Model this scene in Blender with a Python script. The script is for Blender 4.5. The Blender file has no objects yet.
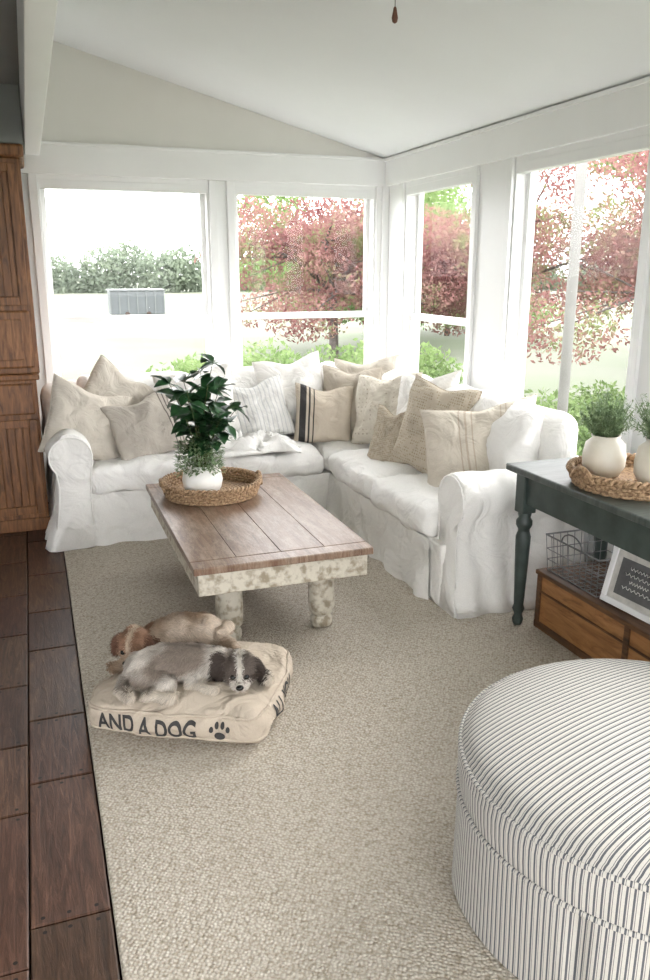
import bpy, bmesh, math, random
import numpy as np
from mathutils import Vector, Matrix, noise, Euler
from mathutils.bvhtree import BVHTree
random.seed(7); np.random.seed(7)
C=bpy.context; D=bpy.data; S=C.scene
pi=math.pi
# ---------------------------------------------------------------- helpers
def link(o,parent=None):
    S.collection.objects.link(o)
    if parent is not None: o.parent=parent
    return o
def empty(name):
    return link(D.objects.new(name,None))
def mesh(name,v,f,mat=None,parent=None,smooth=False):
    m=D.meshes.new(name); m.from_pydata([tuple(p) for p in v],[],f); m.update()
    if smooth:
        m.polygons.foreach_set('use_smooth',[True]*len(m.polygons))
    o=D.objects.new(name,m)
    if mat: m.materials.append(mat)
    return link(o,parent)
def box(name,x0,x1,y0,y1,z0,z1,mat,parent=None,bev=0.004):
    v=[(x,y,z) for x in(x0,x1) for y in(y0,y1) for z in(z0,z1)]
    f=[(0,1,3,2),(4,6,7,5),(0,4,5,1),(2,3,7,6),(0,2,6,4),(1,5,7,3)]
    o=mesh(name,v,f,mat,parent)
    if bev>0:
        b=o.modifiers.new('b','BEVEL'); b.width=bev; b.segments=2; b.limit_method='ANGLE'
    return o
def lathe(name,prof,c,mat,parent=None,seg=32,ribs=0,ribamp=0):
    v=[];f=[]
    for (r,z) in prof:
        for i in range(seg):
            a=2*pi*i/seg; rr=r*(1+ribamp*math.cos(ribs*a)) if ribs else r
            v.append((c[0]+rr*math.cos(a),c[1]+rr*math.sin(a),c[2]+z))
    n=len(prof)
    for j in range(n-1):
        for i in range(seg):
            k=(i+1)%seg
            f.append((j*seg+i,j*seg+k,(j+1)*seg+k,(j+1)*seg+i))
    f.append(tuple(reversed(range(seg)))); f.append(tuple((n-1)*seg+i for i in range(seg)))
    return mesh(name,v,f,mat,parent,True)
def tube_geo(pts,rad,seg=8,closed=False):
    pts=[Vector(p) for p in pts]; n=len(pts)
    if not hasattr(rad,'__len__'): rad=[rad]*n
    v=[];f=[]; prev=None
    for i,p in enumerate(pts):
        if closed: t=pts[(i+1)%n]-pts[i-1]
        else: t=pts[min(i+1,n-1)]-pts[max(i-1,0)]
        t.normalize()
        if prev is None:
            a=Vector((0,0,1)) if abs(t.z)<.9 else Vector((1,0,0))
            u=t.cross(a).normalized()
        else:
            u=(prev-t*prev.dot(t)).normalized()
        prev=u; w=t.cross(u)
        for k in range(seg):
            a=2*pi*k/seg
            v.append(p+(u*math.cos(a)+w*math.sin(a))*rad[i])
    m=n if closed else n-1
    for i in range(m):
        j=(i+1)%n
        for k in range(seg):
            l=(k+1)%seg
            f.append((i*seg+k,i*seg+l,j*seg+l,j*seg+k))
    if not closed:
        f.append(tuple(reversed(range(seg)))); f.append(tuple((n-1)*seg+k for k in range(seg)))
    return v,f
class Acc:
    def __init__(s): s.v=[];s.f=[]
    def add(s,v,f):
        b=len(s.v); s.v+=[tuple(p) for p in v]; s.f+=[tuple(i+b for i in q) for q in f]
    def build(s,name,mat,parent=None,smooth=True): return mesh(name,s.v,s.f,mat,parent,smooth)
def tube(name,pts,rad,mat,parent=None,seg=8,closed=False):
    v,f=tube_geo(pts,rad,seg,closed); return mesh(name,v,f,mat,parent,True)
def axis_coords(h,r,n):
    a=[-h+r*t for t in (0,.12,.3,.6)]
    inner=list(np.linspace(-h+r,h-r,n))
    return a+inner+[-x for x in reversed(a)]
def rbox(name,c,s,r,mat,parent=None,bulge=(0,0,0),amp=0,sc=5,n=9,rz=0,fn=None):
    hx,hy,hz=s[0]/2,s[1]/2,s[2]/2
    X=axis_coords(hx,r,n);Y=axis_coords(hy,r,n);Z=axis_coords(hz,r,max(3,n//2))
    idx={};v=[];f=[]
    def g(i,j,k):
        if (i,j,k) in idx: return idx[(i,j,k)]
        p=Vector((X[i],Y[j],Z[k]))
        q=Vector((max(-hx+r,min(hx-r,p.x)),max(-hy+r,min(hy-r,p.y)),max(-hz+r,min(hz-r,p.z))))
        d=p-q
        if d.length>1e-7: d.normalize(); p=q+d*r
        ux,uy,uz=p.x/hx,p.y/hy,p.z/hz
        p=Vector((p.x+bulge[0]*ux*(1-uy*uy)*(1-uz*uz),p.y+bulge[1]*uy*(1-ux*ux)*(1-uz*uz),p.z+bulge[2]*uz*(1-ux*ux)*(1-uy*uy)))
        if amp:
            w=Vector(c)+p
            p+=Vector((noise.noise(w*sc),noise.noise(w*sc+Vector((9,0,0))),noise.noise(w*sc+Vector((0,9,0)))))*amp
            p+=Vector((noise.noise(w*sc*2.6),noise.noise(w*sc*2.6+Vector((9,0,0))),noise.noise(w*sc*2.6+Vector((0,9,0)))))*amp*.35
        if fn: p=fn(p)
        idx[(i,j,k)]=len(v); v.append(p); return idx[(i,j,k)]
    nx,ny,nz=len(X)-1,len(Y)-1,len(Z)-1
    for i in range(nx):
        for j in range(ny):
            f.append((g(i,j,0),g(i,j+1,0),g(i+1,j+1,0),g(i+1,j,0)))
            f.append((g(i,j,nz),g(i+1,j,nz),g(i+1,j+1,nz),g(i,j+1,nz)))
    for i in range(nx):
        for k in range(nz):
            f.append((g(i,0,k),g(i+1,0,k),g(i+1,0,k+1),g(i,0,k+1)))
            f.append((g(i,ny,k),g(i,ny,k+1),g(i+1,ny,k+1),g(i+1,ny,k)))
    for j in range(ny):
        for k in range(nz):
            f.append((g(0,j,k),g(0,j,k+1),g(0,j+1,k+1),g(0,j+1,k)))
            f.append((g(nx,j,k),g(nx,j+1,k),g(nx,j+1,k+1),g(nx,j,k+1)))
    R=Matrix.Rotation(rz,3,'Z')
    v=[R@p+Vector(c) for p in v]
    return mesh(name,v,f,mat,parent,True)
# ---------------------------------------------------------------- materials
def base(name):
    m=D.materials.new(name); m.use_nodes=True
    nt=m.node_tree; return m,nt,nt.nodes['Principled BSDF']
def N(nt,t,**k):
    n=nt.nodes.new(t)
    for a,b in k.items():
        if a in n.inputs: n.inputs[a].default_value=b
        else: setattr(n,a,b)
    return n
def ramp(nt,stops,interp='LINEAR'):
    r=nt.nodes.new('ShaderNodeValToRGB'); r.color_ramp.interpolation=interp
    e=r.color_ramp.elements
    while len(e)<len(stops): e.new(.5)
    for i,(p,c) in enumerate(stops):
        e[i].position=p; e[i].color=(c[0],c[1],c[2],1)
    return r
def coords(nt,scale=(1,1,1),rot=(0,0,0),src='Object'):
    tc=nt.nodes.new('ShaderNodeTexCoord'); mp=nt.nodes.new('ShaderNodeMapping')
    mp.inputs['Scale'].default_value=scale; mp.inputs['Rotation'].default_value=rot
    nt.links.new(tc.outputs[src],mp.inputs['Vector']); return mp.outputs['Vector']
def simple(name,col,rough=.5,var=.0,nscale=8,bump=0,bscale=40,bdist=.002,scale=(1,1,1),col2=None,metal=0,detail=4,edge=(.35,.65)):
    m,nt,b=base(name); b.inputs['Roughness'].default_value=rough; b.inputs['Metallic'].default_value=metal
    vec=coords(nt,scale)
    if col2 is None: col2=tuple(max(0,c*(1-var)) for c in col)
    n=N(nt,'ShaderNodeTexNoise',Scale=nscale,Detail=detail); nt.links.new(vec,n.inputs['Vector'])
    r=ramp(nt,[(edge[0],col2),(edge[1],col)]); nt.links.new(n.outputs['Fac'],r.inputs['Fac'])
    nt.links.new(r.outputs['Color'],b.inputs['Base Color'])
    if bump:
        n2=N(nt,'ShaderNodeTexNoise',Scale=bscale,Detail=3); nt.links.new(vec,n2.inputs['Vector'])
        bp=N(nt,'ShaderNodeBump',Strength=bump,Distance=bdist); nt.links.new(n2.outputs['Fac'],bp.inputs['Height'])
        nt.links.new(bp.outputs['Normal'],b.inputs['Normal'])
    return m
def cloth(name,col,wr=.6,wscale=4.5,weave=900,var=.08,ridge=.5,rscale=4,rdist=.012):
    m,nt,b=base(name); b.inputs['Roughness'].default_value=.92
    b.inputs['Specular IOR Level'].default_value=.15
    vec=coords(nt)
    n=N(nt,'ShaderNodeTexNoise',Scale=wscale,Detail=3,Distortion=1.2); nt.links.new(vec,n.inputs['Vector'])
    n3=nt.nodes.new('ShaderNodeTexNoise'); n3.noise_type='RIDGED_MULTIFRACTAL'
    n3.inputs['Scale'].default_value=rscale; n3.inputs['Detail'].default_value=2; n3.inputs['Distortion'].default_value=.6
    nt.links.new(vec,n3.inputs['Vector'])
    n2=N(nt,'ShaderNodeTexNoise',Scale=weave*.3,Detail=1); nt.links.new(vec,n2.inputs['Vector'])
    r=ramp(nt,[(.3,tuple(c*(1-var) for c in col)),(.7,col)]); nt.links.new(n2.outputs['Fac'],r.inputs['Fac'])
    nt.links.new(r.outputs['Color'],b.inputs['Base Color'])
    b0=N(nt,'ShaderNodeBump',Strength=ridge,Distance=rdist); nt.links.new(n3.outputs['Fac'],b0.inputs['Height'])
    b1=N(nt,'ShaderNodeBump',Strength=wr,Distance=.05); nt.links.new(n.outputs['Fac'],b1.inputs['Height']); nt.links.new(b0.outputs['Normal'],b1.inputs['Normal'])
    b2=N(nt,'ShaderNodeBump',Strength=.25,Distance=.002); nt.links.new(n2.outputs['Fac'],b2.inputs['Height'])
    nt.links.new(b1.outputs['Normal'],b2.inputs['Normal']); nt.links.new(b2.outputs['Normal'],b.inputs['Normal'])
    return m,nt,b,b1,b2,r
def clothm(*a,**k): return cloth(*a,**k)[0]
def striped(name,colA,colB,period,stops,axis=0,src='Object',**k):
    m,nt,b,b1,b2,r=cloth(name,colA,**k)
    tc=nt.nodes.new('ShaderNodeTexCoord'); sp=nt.nodes.new('ShaderNodeSeparateXYZ'); nt.links.new(tc.outputs[src],sp.inputs[0])
    mu=N(nt,'ShaderNodeMath',operation='MULTIPLY'); mu.inputs[1].default_value=1/period
    ad=N(nt,'ShaderNodeMath',operation='ADD'); ad.inputs[1].default_value=100.5
    fr=N(nt,'ShaderNodeMath',operation='FRACT')
    nt.links.new(sp.outputs[axis],mu.inputs[0]); nt.links.new(mu.outputs[0],ad.inputs[0]); nt.links.new(ad.outputs[0],fr.inputs[0])
    st=ramp(nt,stops,'CONSTANT'); nt.links.new(fr.outputs[0],st.inputs['Fac'])
    mx=nt.nodes.new('ShaderNodeMix'); mx.data_type='RGBA'
    nt.links.new(st.outputs['Color'],mx.inputs['Factor']); nt.links.new(r.outputs['Color'],mx.inputs['A']); mx.inputs['B'].default_value=(*colB,1)
    nt.links.new(mx.outputs['Result'],b.inputs['Base Color'])
    return m
def wood(name,c1,c2,c3,scale=(8,8,1),rough=.5,ns=3,bump=.15):
    m,nt,b=base(name); b.inputs['Roughness'].default_value=rough
    vec=coords(nt,scale)
    n=N(nt,'ShaderNodeTexNoise',Scale=ns,Detail=8,Distortion=.8,Roughness=.65); nt.links.new(vec,n.inputs['Vector'])
    r=ramp(nt,[(.3,c1),(.5,c2),(.72,c3)]); nt.links.new(n.outputs['Fac'],r.inputs['Fac'])
    nt.links.new(r.outputs['Color'],b.inputs['Base Color'])
    bp=N(nt,'ShaderNodeBump',Strength=bump,Distance=.004); nt.links.new(n.outputs['Fac'],bp.inputs['Height']); nt.links.new(bp.outputs['Normal'],b.inputs['Normal'])
    return m
W0,W1=(0,0,0),(1,1,1)
M_trim=simple('white_trim_paint',(.86,.865,.86),.35,.02,4)
M_wall=simple('cream_wall_paint',(.80,.785,.745),.7,.03,3)
M_ceil=simple('ceiling_paint',(.82,.835,.845),.8,.02,2)
M_grey=simple('grey_wall_paint',(.26,.27,.26),.7,.1,3)
M_sofa=clothm('white_slipcover',(.86,.845,.81),wr=.75,wscale=4.5,ridge=1.0,rscale=3.2,rdist=.03)
M_cush=clothm('white_cushion_cotton',(.86,.845,.815),wr=.6,wscale=6,ridge=.9,rscale=3.6,rdist=.03)
M_throw=clothm('white_throw_cotton',(.84,.83,.80),wr=.3,wscale=11,ridge=.3,rscale=9,rdist=.01)
M_hutch=wood('hutch_oak',(.055,.019,.007),(.19,.078,.026),(.34,.155,.058),(14,14,1.6),.45,3)
M_hdark=simple('dark_gap',(.03,.015,.008),.6)
M_chest=wood('chest_pine',(.14,.055,.018),(.33,.15,.052),(.44,.22,.085),(10,1.6,10),.5,3)
M_chestd=wood('chest_rim',(.03,.014,.008),(.10,.045,.018),(.2,.09,.035),(10,1.6,10),.5,3)
M_cream=simple('chippy_cream_paint',(.58,.54,.45),.65,.0,30,.5,60,.004,(1,1,1),(.30,.25,.18),detail=12,edge=(.36,.55))
M_cons=simple('green_grey_paint',(.045,.064,.056),.45,.0,12,.2,50,.002,(1,1,1),(.025,.036,.033))
M_const=simple('console_top_paint',(.075,.092,.082),.4,.0,8,.15,40,.002,(1,6,1),(.040,.050,.046))
M_basket=simple('woven_rattan',(.46,.31,.18),.7,.0,90,.6,120,.003,(1,1,1),(.17,.095,.045))
M_pot=simple('white_ceramic',(.82,.81,.77),.35,.04,10)
M_potc=simple('cream_stoneware',(.76,.72,.63),.4,.0,9,.1,20,.002,(1,1,1),(.66,.61,.50))
M_leaf=simple('dark_green_leaf',(.030,.10,.032),.35,.0,30,0,40,.002,(1,1,1),(.010,.042,.015))
M_herb=simple('herb_green',(.27,.36,.19),.6,.0,40,0,40,.002,(1,1,1),(.10,.17,.07))
M_stem=simple('plant_stem',(.10,.12,.04),.6,.3,20)
M_wire=simple('galvanized_wire',(.25,.25,.25),.4,.2,30,metal=.8)
M_soil=simple('potting_soil',(.03,.02,.012),.9,.4,60)
M_black=simple('black_gloss',(.006,.006,.006),.15,0,10)
M_ink=simple('faded_black_ink',(.055,.052,.052),.9,.3,60)
M_bark=simple('tree_bark',(.12,.10,.09),.9,.4,20,.4,30,.01)
M_fan=simple('white_fan_enamel',(.75,.75,.74),.4,.02,5)
M_knob=simple('walnut_knob',(.12,.04,.02),.3,.3,40)
# carpet
M_carpet,nt,b=base('berber_carpet'); b.inputs['Roughness'].default_value=.95; b.inputs['Specular IOR Level'].default_value=.1
vec=coords(nt,(1,1,1)); vrot=coords(nt,(1,1,1),(0,0,.6))
vo=N(nt,'ShaderNodeTexVoronoi',Scale=100); vo.inputs['Randomness'].default_value=.6; nt.links.new(vrot,vo.inputs['Vector'])
nn=N(nt,'ShaderNodeTexNoise',Scale=95,Detail=3); nt.links.new(vec,nn.inputs['Vector'])
r1=ramp(nt,[(.30,(.50,.44,.355)),(.5,(.68,.63,.55)),(.7,(.77,.73,.655))]); nt.links.new(nn.outputs['Fac'],r1.inputs['Fac'])
r2=ramp(nt,[(.0,(1,1,1)),(.75,(.64,.61,.57))]); nt.links.new(vo.outputs['Distance'],r2.inputs['Fac'])
mx=nt.nodes.new('ShaderNodeMix'); mx.data_type='RGBA'; mx.blend_type='MULTIPLY'; mx.inputs['Factor'].default_value=1
nt.links.new(r1.outputs['Color'],mx.inputs['A']); nt.links.new(r2.outputs['Color'],mx.inputs['B']); nt.links.new(mx.outputs['Result'],b.inputs['Base Color'])
bp=N(nt,'ShaderNodeBump',Strength=1,Distance=.005); bp.invert=True
nt.links.new(vo.outputs['Distance'],bp.inputs['Height']); nt.links.new(bp.outputs['Normal'],b.inputs['Normal'])
# plank floor
M_plank,nt,b=base('dark_hardwood'); b.inputs['Roughness'].default_value=.42
vec=coords(nt,(16,1.5,1)); at=N(nt,'ShaderNodeAttribute'); at.attribute_name='Col'
n=N(nt,'ShaderNodeTexNoise',Scale=3,Detail=10,Distortion=1.2,Roughness=.75); nt.links.new(vec,n.inputs['Vector'])
r=ramp(nt,[(.28,(.008,.004,.003)),(.48,(.050,.024,.014)),(.62,(.10,.053,.032)),(.78,(.21,.125,.08))]); nt.links.new(n.outputs['Fac'],r.inputs['Fac'])
mx=nt.nodes.new('ShaderNodeMix'); mx.data_type='RGBA'; mx.blend_type='MULTIPLY'; mx.inputs['Factor'].default_value=1
nt.links.new(r.outputs['Color'],mx.inputs['A']); nt.links.new(at.outputs['Color'],mx.inputs['B']); nt.links.new(mx.outputs['Result'],b.inputs['Base Color'])
bp=N(nt,'ShaderNodeBump',Strength=.5,Distance=.004); nt.links.new(n.outputs['Fac'],bp.inputs['Height']); nt.links.new(bp.outputs['Normal'],b.inputs['Normal'])
# coffee table top
M_ttop,nt,b=base('worn_table_wood'); b.inputs['Roughness'].default_value=.36
vec=coords(nt,(14,1.1,1)); vec2=coords(nt,(6,1.5,1))
n=N(nt,'ShaderNodeTexNoise',Scale=3,Detail=10,Distortion=.6,Roughness=.75); nt.links.new(vec,n.inputs['Vector'])
r=ramp(nt,[(.28,(.060,.030,.018)),(.5,(.165,.095,.060)),(.74,(.29,.195,.135))]); nt.links.new(n.outputs['Fac'],r.inputs['Fac'])
n2=N(nt,'ShaderNodeTexNoise',Scale=4,Detail=10,Roughness=.85); nt.links.new(vec2,n2.inputs['Vector'])
r2=ramp(nt,[(.46,(0,0,0)),(.62,(.75,.75,.75))]); nt.links.new(n2.outputs['Fac'],r2.inputs['Fac'])
mx=nt.nodes.new('ShaderNodeMix'); mx.data_type='RGBA'
nt.links.new(r2.outputs['Color'],mx.inputs['Factor']); nt.links.new(r.outputs['Color'],mx.inputs['A']); mx.inputs['B'].default_value=(.36,.275,.205,1)
nt.links.new(mx.outputs['Result'],b.inputs['Base Color'])
bp=N(nt,'ShaderNodeBump',Strength=.3,Distance=.003); nt.links.new(n.outputs['Fac'],bp.inputs['Height']); nt.links.new(bp.outputs['Normal'],b.inputs['Normal'])
# glass
M_glass=D.materials.new('window_glass'); M_glass.use_nodes=True; nt=M_glass.node_tree; nt.nodes.clear()
o=nt.nodes.new('ShaderNodeOutputMaterial'); t=nt.nodes.new('ShaderNodeBsdfTransparent'); g=nt.nodes.new('ShaderNodeBsdfGlossy'); g.inputs['Roughness'].default_value=.02
mxs=nt.nodes.new('ShaderNodeMixShader'); mxs.inputs[0].default_value=.006
nt.links.new(t.outputs[0],mxs.inputs[1]); nt.links.new(g.outputs[0],mxs.inputs[2]); nt.links.new(mxs.outputs[0],o.inputs[0])
def foliage(name,stops,scale=3):
    m=D.materials.new(name); m.use_nodes=True; nt=m.node_tree; nt.nodes.clear()
    o=nt.nodes.new('ShaderNodeOutputMaterial'); d=nt.nodes.new('ShaderNodeBsdfDiffuse'); t=nt.nodes.new('ShaderNodeBsdfTranslucent')
    vec=coords(nt); n=N(nt,'ShaderNodeTexNoise',Scale=scale,Detail=6,Roughness=.8); nt.links.new(vec,n.inputs['Vector'])
    r=ramp(nt,stops); nt.links.new(n.outputs['Fac'],r.inputs['Fac'])
    nt.links.new(r.outputs['Color'],d.inputs['Color']); nt.links.new(r.outputs['Color'],t.inputs['Color'])
    mx=nt.nodes.new('ShaderNodeMixShader'); mx.inputs[0].default_value=.45
    nt.links.new(d.outputs[0],mx.inputs[1]); nt.links.new(t.outputs[0],mx.inputs[2]); nt.links.new(mx.outputs[0],o.inputs[0])
    return m
M_maple=foliage('maple_foliage',[(.32,(.14,.055,.058)),(.45,(.24,.12,.115)),(.53,(.30,.18,.155)),(.60,(.20,.23,.11))],1.6)  # leaf colour made paler and pinker to stand in for outdoor haze
M_green=foliage('green_foliage',[(.3,(.09,.15,.05)),(.5,(.19,.27,.11)),(.72,(.32,.38,.2))])
M_far=foliage('far_tree_foliage',[(.35,(.17,.21,.16)),(.65,(.25,.29,.21))],.6)  # distance haze is put into this pale leaf colour
M_grass=simple('lawn_grass',(.078,.100,.052),.95,.0,.22,0,40,.002,(1,1,1),(.112,.120,.088),detail=8)
# ---------------------------------------------------------------- camera / world
cam=D.cameras.new('camera'); co=link(D.objects.new('camera',cam)); cam.lens=29.28; cam.sensor_width=36
co.location=(0,0,1.6); co.rotation_euler=(math.radians(90-15.4),0,math.radians(-19.9)); cam.clip_end=1000
S.camera=co
w=D.worlds.new('overcast_sky'); S.world=w; w.use_nodes=True
bg=w.node_tree.nodes['Background']; bg.inputs[0].default_value=(.985,.985,1,1); bg.inputs[1].default_value=8.2
sl=D.lights.new('hazy_sun','SUN'); sl.energy=3.0; sl.angle=math.radians(28); sl.color=(1,.965,.91)
slo=link(D.objects.new('hazy_sun',sl)); slo.location=(8,8,8)
slo.rotation_euler=Vector((1,.55,.62)).to_track_quat('Z','Y').to_euler()
try:
    S.view_settings.view_transform='Standard'; S.view_settings.exposure=0.0
except Exception as e: print(e)
# ---------------------------------------------------------------- room shell
XR=2.59; YB=5.8; YF=-1.8; XL=-3.2; T=.14; SILL=.6; HD=2.17; BZ=2.31
def zc(x): return 2.39+(XR-x)*.259
fl=empty('floor')
box('subfloor',XL,XR+T,YF,YB+T,-.12,-.02,M_hdark,fl,0)
A=Acc(); cols=[]; NP=Acc()
x=.06; ZP=.009
while x>XL:
    y=YF-random.random()*.4
    while y<YB:
        L=random.uniform(.38,.62); a,b_=max(y,YF),min(y+L,YB)
        if b_-a>.05:
            g=.0025; b0=len(A.v)
            bv=.004
            x0,x1=x-.2+g,x-g
            vv=[(x0,a+g,-.02),(x1,a+g,-.02),(x1,b_-g,-.02),(x0,b_-g,-.02),
                (x0,a+g,ZP-.003),(x1,a+g,ZP-.003),(x1,b_-g,ZP-.003),(x0,b_-g,ZP-.003),
                (x0+bv,a+g+bv,ZP),(x1-bv,a+g+bv,ZP),(x1-bv,b_-g-bv,ZP),(x0+bv,b_-g-bv,ZP)]
            ff=[(0,1,5,4),(1,2,6,5),(2,3,7,6),(3,0,4,7),(4,5,9,8),(5,6,10,9),(6,7,11,10),(7,4,8,11),(8,9,10,11)]
            A.add(vv,ff); k=random.uniform(.7,1.5); cols+=[(k,k*random.uniform(.9,1.05),k*.97,1)]*12
            if b_-a>.2:
                for px in(x-.035,x-.1,x-.165):
                    for py in(a+.025,b_-.025):
                        px_=px+random.uniform(-.004,.004); NP.add([(px_+.006*math.cos(q*pi/4),py+.006*math.sin(q*pi/4),ZP+.0008) for q in range(8)],[tuple(range(8))])
        y+=L
    x-=.2
pl=A.build('planks',M_plank,fl,False)
ca=pl.data.color_attributes.new('Col','FLOAT_COLOR','POINT'); ca.data.foreach_set('color',[c for q in cols for c in q])
NP.build('nail_heads',simple('nail_iron',(.008,.006,.005),.5),fl,False)
cp=empty('wall_to_wall_carpet')  # fitted carpet, runs from the plank edge to the walls
rbox('pile',((.058+XR)/2,(YF+YB)/2,.002),(XR-.058-.01,YB-YF-.01,.026),.010,M_carpet,cp,n=4)
def wall(name,axis,p0,p1,a0,a1,z0,z1,ops,mat):
    e=empty(name)
    def bx(n,a,b,c,d):
        if b-a<1e-4 or d-c<1e-4: return
        if axis=='x': box(n,a,b,p0,p1,c,d,mat,e,0)
        else: box(n,p0,p1,a,b,c,d,mat,e,0)
    if not ops: bx('panel',a0,a1,z0,z1); return e
    bx('below_sill',a0,a1,z0,ops[0][2]); bx('header',a0,a1,ops[0][3],z1)
    cur=a0
    for i,(s,t_,_,_) in enumerate(ops):
        bx('pier_%d'%i,cur,s,ops[0][2],ops[0][3]); cur=t_
    bx('pier_end',cur,a1,ops[0][2],ops[0][3]); return e
bops=[(.12,1.24,SILL,HD),(1.42,2.50,SILL,HD)]
rops=[(-1.4,-.3,SILL,HD),(0.0,1.15,SILL,HD),(1.45,2.72,SILL,HD),(3.0,4.07,SILL,HD),(4.5,5.47,SILL,HD)]  # openings nearest the camera are unseen, added to bring in fill light
wb=wall('wall_back','x',YB,YB+T,-.05,XR+T,-.1,2.39,bops,M_trim)
mesh('gable',[(0,YB,2.39),(XR,YB,2.39),(0,YB,zc(0)),(0,YB+T,2.39),(XR,YB+T,2.39),(0,YB+T,zc(0))],[(0,1,2),(3,5,4),(0,2,5,3),(1,4,5,2),(0,3,4,1)],M_wall,wb)
box('kitchen_side',XL,-.05,YB,YB+T,-.1,3.1,M_grey,wb,0)
wr=wall('wall_right','y',XR,XR+T,YF,YB,-.1,2.39,rops,M_trim)
wf=wall('wall_front','x',YF-T,YF,XL,XR+T,-.1,3.1,[(-2.6,-.6,.5,2.3),(.3,2.3,.5,2.3)],M_trim)  # openings behind the camera invented so sky light fills the room
wl=wall('wall_left','y',XL-T,XL,YF,YB,-.1,2.6,[(0,1.6,.9,2.2)],M_trim)
ce=empty('ceiling')
x1=XR+T
mesh('sloped_ceiling',[(.05,YF,zc(.05)),(x1,YF,zc(x1)),(x1,YB+T,zc(x1)),(.05,YB+T,zc(.05)),(.05,YF,zc(.05)+.1),(x1,YF,zc(x1)+.1),(x1,YB+T,zc(x1)+.1),(.05,YB+T,zc(.05)+.1)],
 [(0,3,2,1),(4,5,6,7),(0,1,5,4),(1,2,6,5),(2,3,7,6),(3,0,4,7)],M_ceil,ce)
box('kitchen_ceiling',XL,.06,YF,YB,2.6,2.7,M_grey,ce,0)
box('ceiling_beam',.06,.15,YF,YB,BZ,zc(.15)+.04,M_trim,ce,.004)
box('soffit_board',-1.6,.055,5.18,YB-.02,2.295,2.6,M_grey,ce,0)
tb=empty('trim_1')
box('header_back',.0,XR,YB-.03,YB,2.20,2.385,M_trim,tb,.004)
box('header_back_cap',.0,XR,YB-.04,YB,2.375,2.395,M_trim,tb,.003)
box('header_right',XR-.03,XR,YF,YB-.03,2.20,2.385,M_trim,tb,.004)
box('header_right_cap',XR-.045,XR,YF,YB-.03,2.37,2.39,M_trim,tb,.003)
box('corner_post',XR-.05,XR,YB-.05,YB,0,2.2,M_trim,tb,.004)
box('board',0,XR-.05,YB-.02,YB,.015,.13,M_trim,empty('baseboard_back'),.004)
box('board',XR-.02,XR,YF,YB-.05,.015,.13,M_trim,empty('baseboard_right'),.004)
def window(nm,axis,a,b,mid=True,z0=SILL,z1=HD,inner=None,out=1):
    e=empty(nm); P=inner
    def bx(n,a0,a1,d0,d1,c0,c1,m=M_trim,bev=.003):
        d0,d1=P+out*d0,P+out*d1
        if d0>d1: d0,d1=d1,d0
        if axis=='x': box(n,a0,a1,d0,d1,c0,c1,m,e,bev)
        else: box(n,d0,d1,a0,a1,c0,c1,m,e,bev)
    cw=.055
    bx('casing_a',a-cw,a,-.022,0,z0,z1+.03); bx('casing_b',b,b+cw,-.022,0,z0,z1+.03)
    bx('stool',a-cw-.01,b+cw+.01,-.05,.02,z0-.03,z0)
    bx('apron',a-cw,b+cw,-.018,0,z0-.10,z0-.03)
    bx('shade_cassette',a+.01,b-.01,.0,.06,z1-.055,z1)
    fw=.034
    bx('jamb_a',a,a+.015,0,T,z0,z1); bx('jamb_b',b-.015,b,0,T,z0,z1)
    def sash(n,c0,c1,d):
        bx(n+'_stile_a',a+.012,a+.012+fw,d,d+.03,c0,c1); bx(n+'_stile_b',b-.012-fw,b-.012,d,d+.03,c0,c1)
        bx(n+'_rail_bot',a+.02,b-.02,d+.001,d+.029,c0,c0+.045); bx(n+'_rail_top',a+.02,b-.02,d+.001,d+.029,c1-.045,c1)
        bx(n+'_glass',a+.03,b-.03,d+.012,d+.016,c0+.03,c1-.03,M_glass,0)
    if mid:
        sash('upper',1.25,z1,.085); sash('lower',z0,1.295,.05)
        bx('sash_lock',(a+b)/2-.03,(a+b)/2+.03,.03,.05,1.28,1.30,M_fan)
    else: sash('picture',z0,z1,.07)
window('window_1','x',.12,1.24,True,inner=YB); window('window_2','x',1.42,2.50,True,inner=YB)
window('window_3','y',4.5,5.47,True,inner=XR); window('window_4','y',3.0,4.07,False,inner=XR)
window('added_fill_window','y',1.45,2.72,False,inner=XR)  # out-of-view window, added to let in more light
# ---------------------------------------------------------------- hutch
h=empty('wooden_hutch')
hy=5.16
box('lower_carcass',-1.3,.0,hy,YB-.05,ZP,.96,M_hutch,h,.006)
box('counter',-1.32,.02,hy-.025,YB-.05,.96,.995,M_hutch,h,.008)
box('upper_carcass',-1.3,.025,hy+.03,YB-.05,.995,2.22,M_hutch,h,.006)
box('cornice',-1.32,.05,hy-.01,YB-.05,2.22,2.29,M_hutch,h,.015)
box('plinth',-1.3,.004,hy-.012,hy+.02,ZP,.09,M_hutch,h,.004)
def pdoor(n,x0,x1,z0,z1,y):
    s=.05
    box(n+'_stile_l',x0,x0+s,y-.022,y,z0,z1,M_hutch,h,.004); box(n+'_stile_r',x1-s,x1,y-.022,y,z0,z1,M_hutch,h,.004)
    box(n+'_rail_t',x0+s,x1-s,y-.021,y,z1-s,z1,M_hutch,h,.004); box(n+'_rail_b',x0+s,x1-s,y-.021,y,z0,z0+s,M_hutch,h,.004)
    k=x0+s+.005
    while k<x1-s-.01:
        e_=min(k+.045,x1-s-.003); box(n+'_bead',k,e_-.004,y-.011,y,z0+s,z1-s,M_hutch,h,.003); k=e_
    lathe(n+'_pull',[(.001,-.012),(.012,-.01),(.014,0),(.01,.01),(.001,.012)],(x0+.03,y-.035,(z0+z1)/2),M_hdark,h,12)
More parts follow.
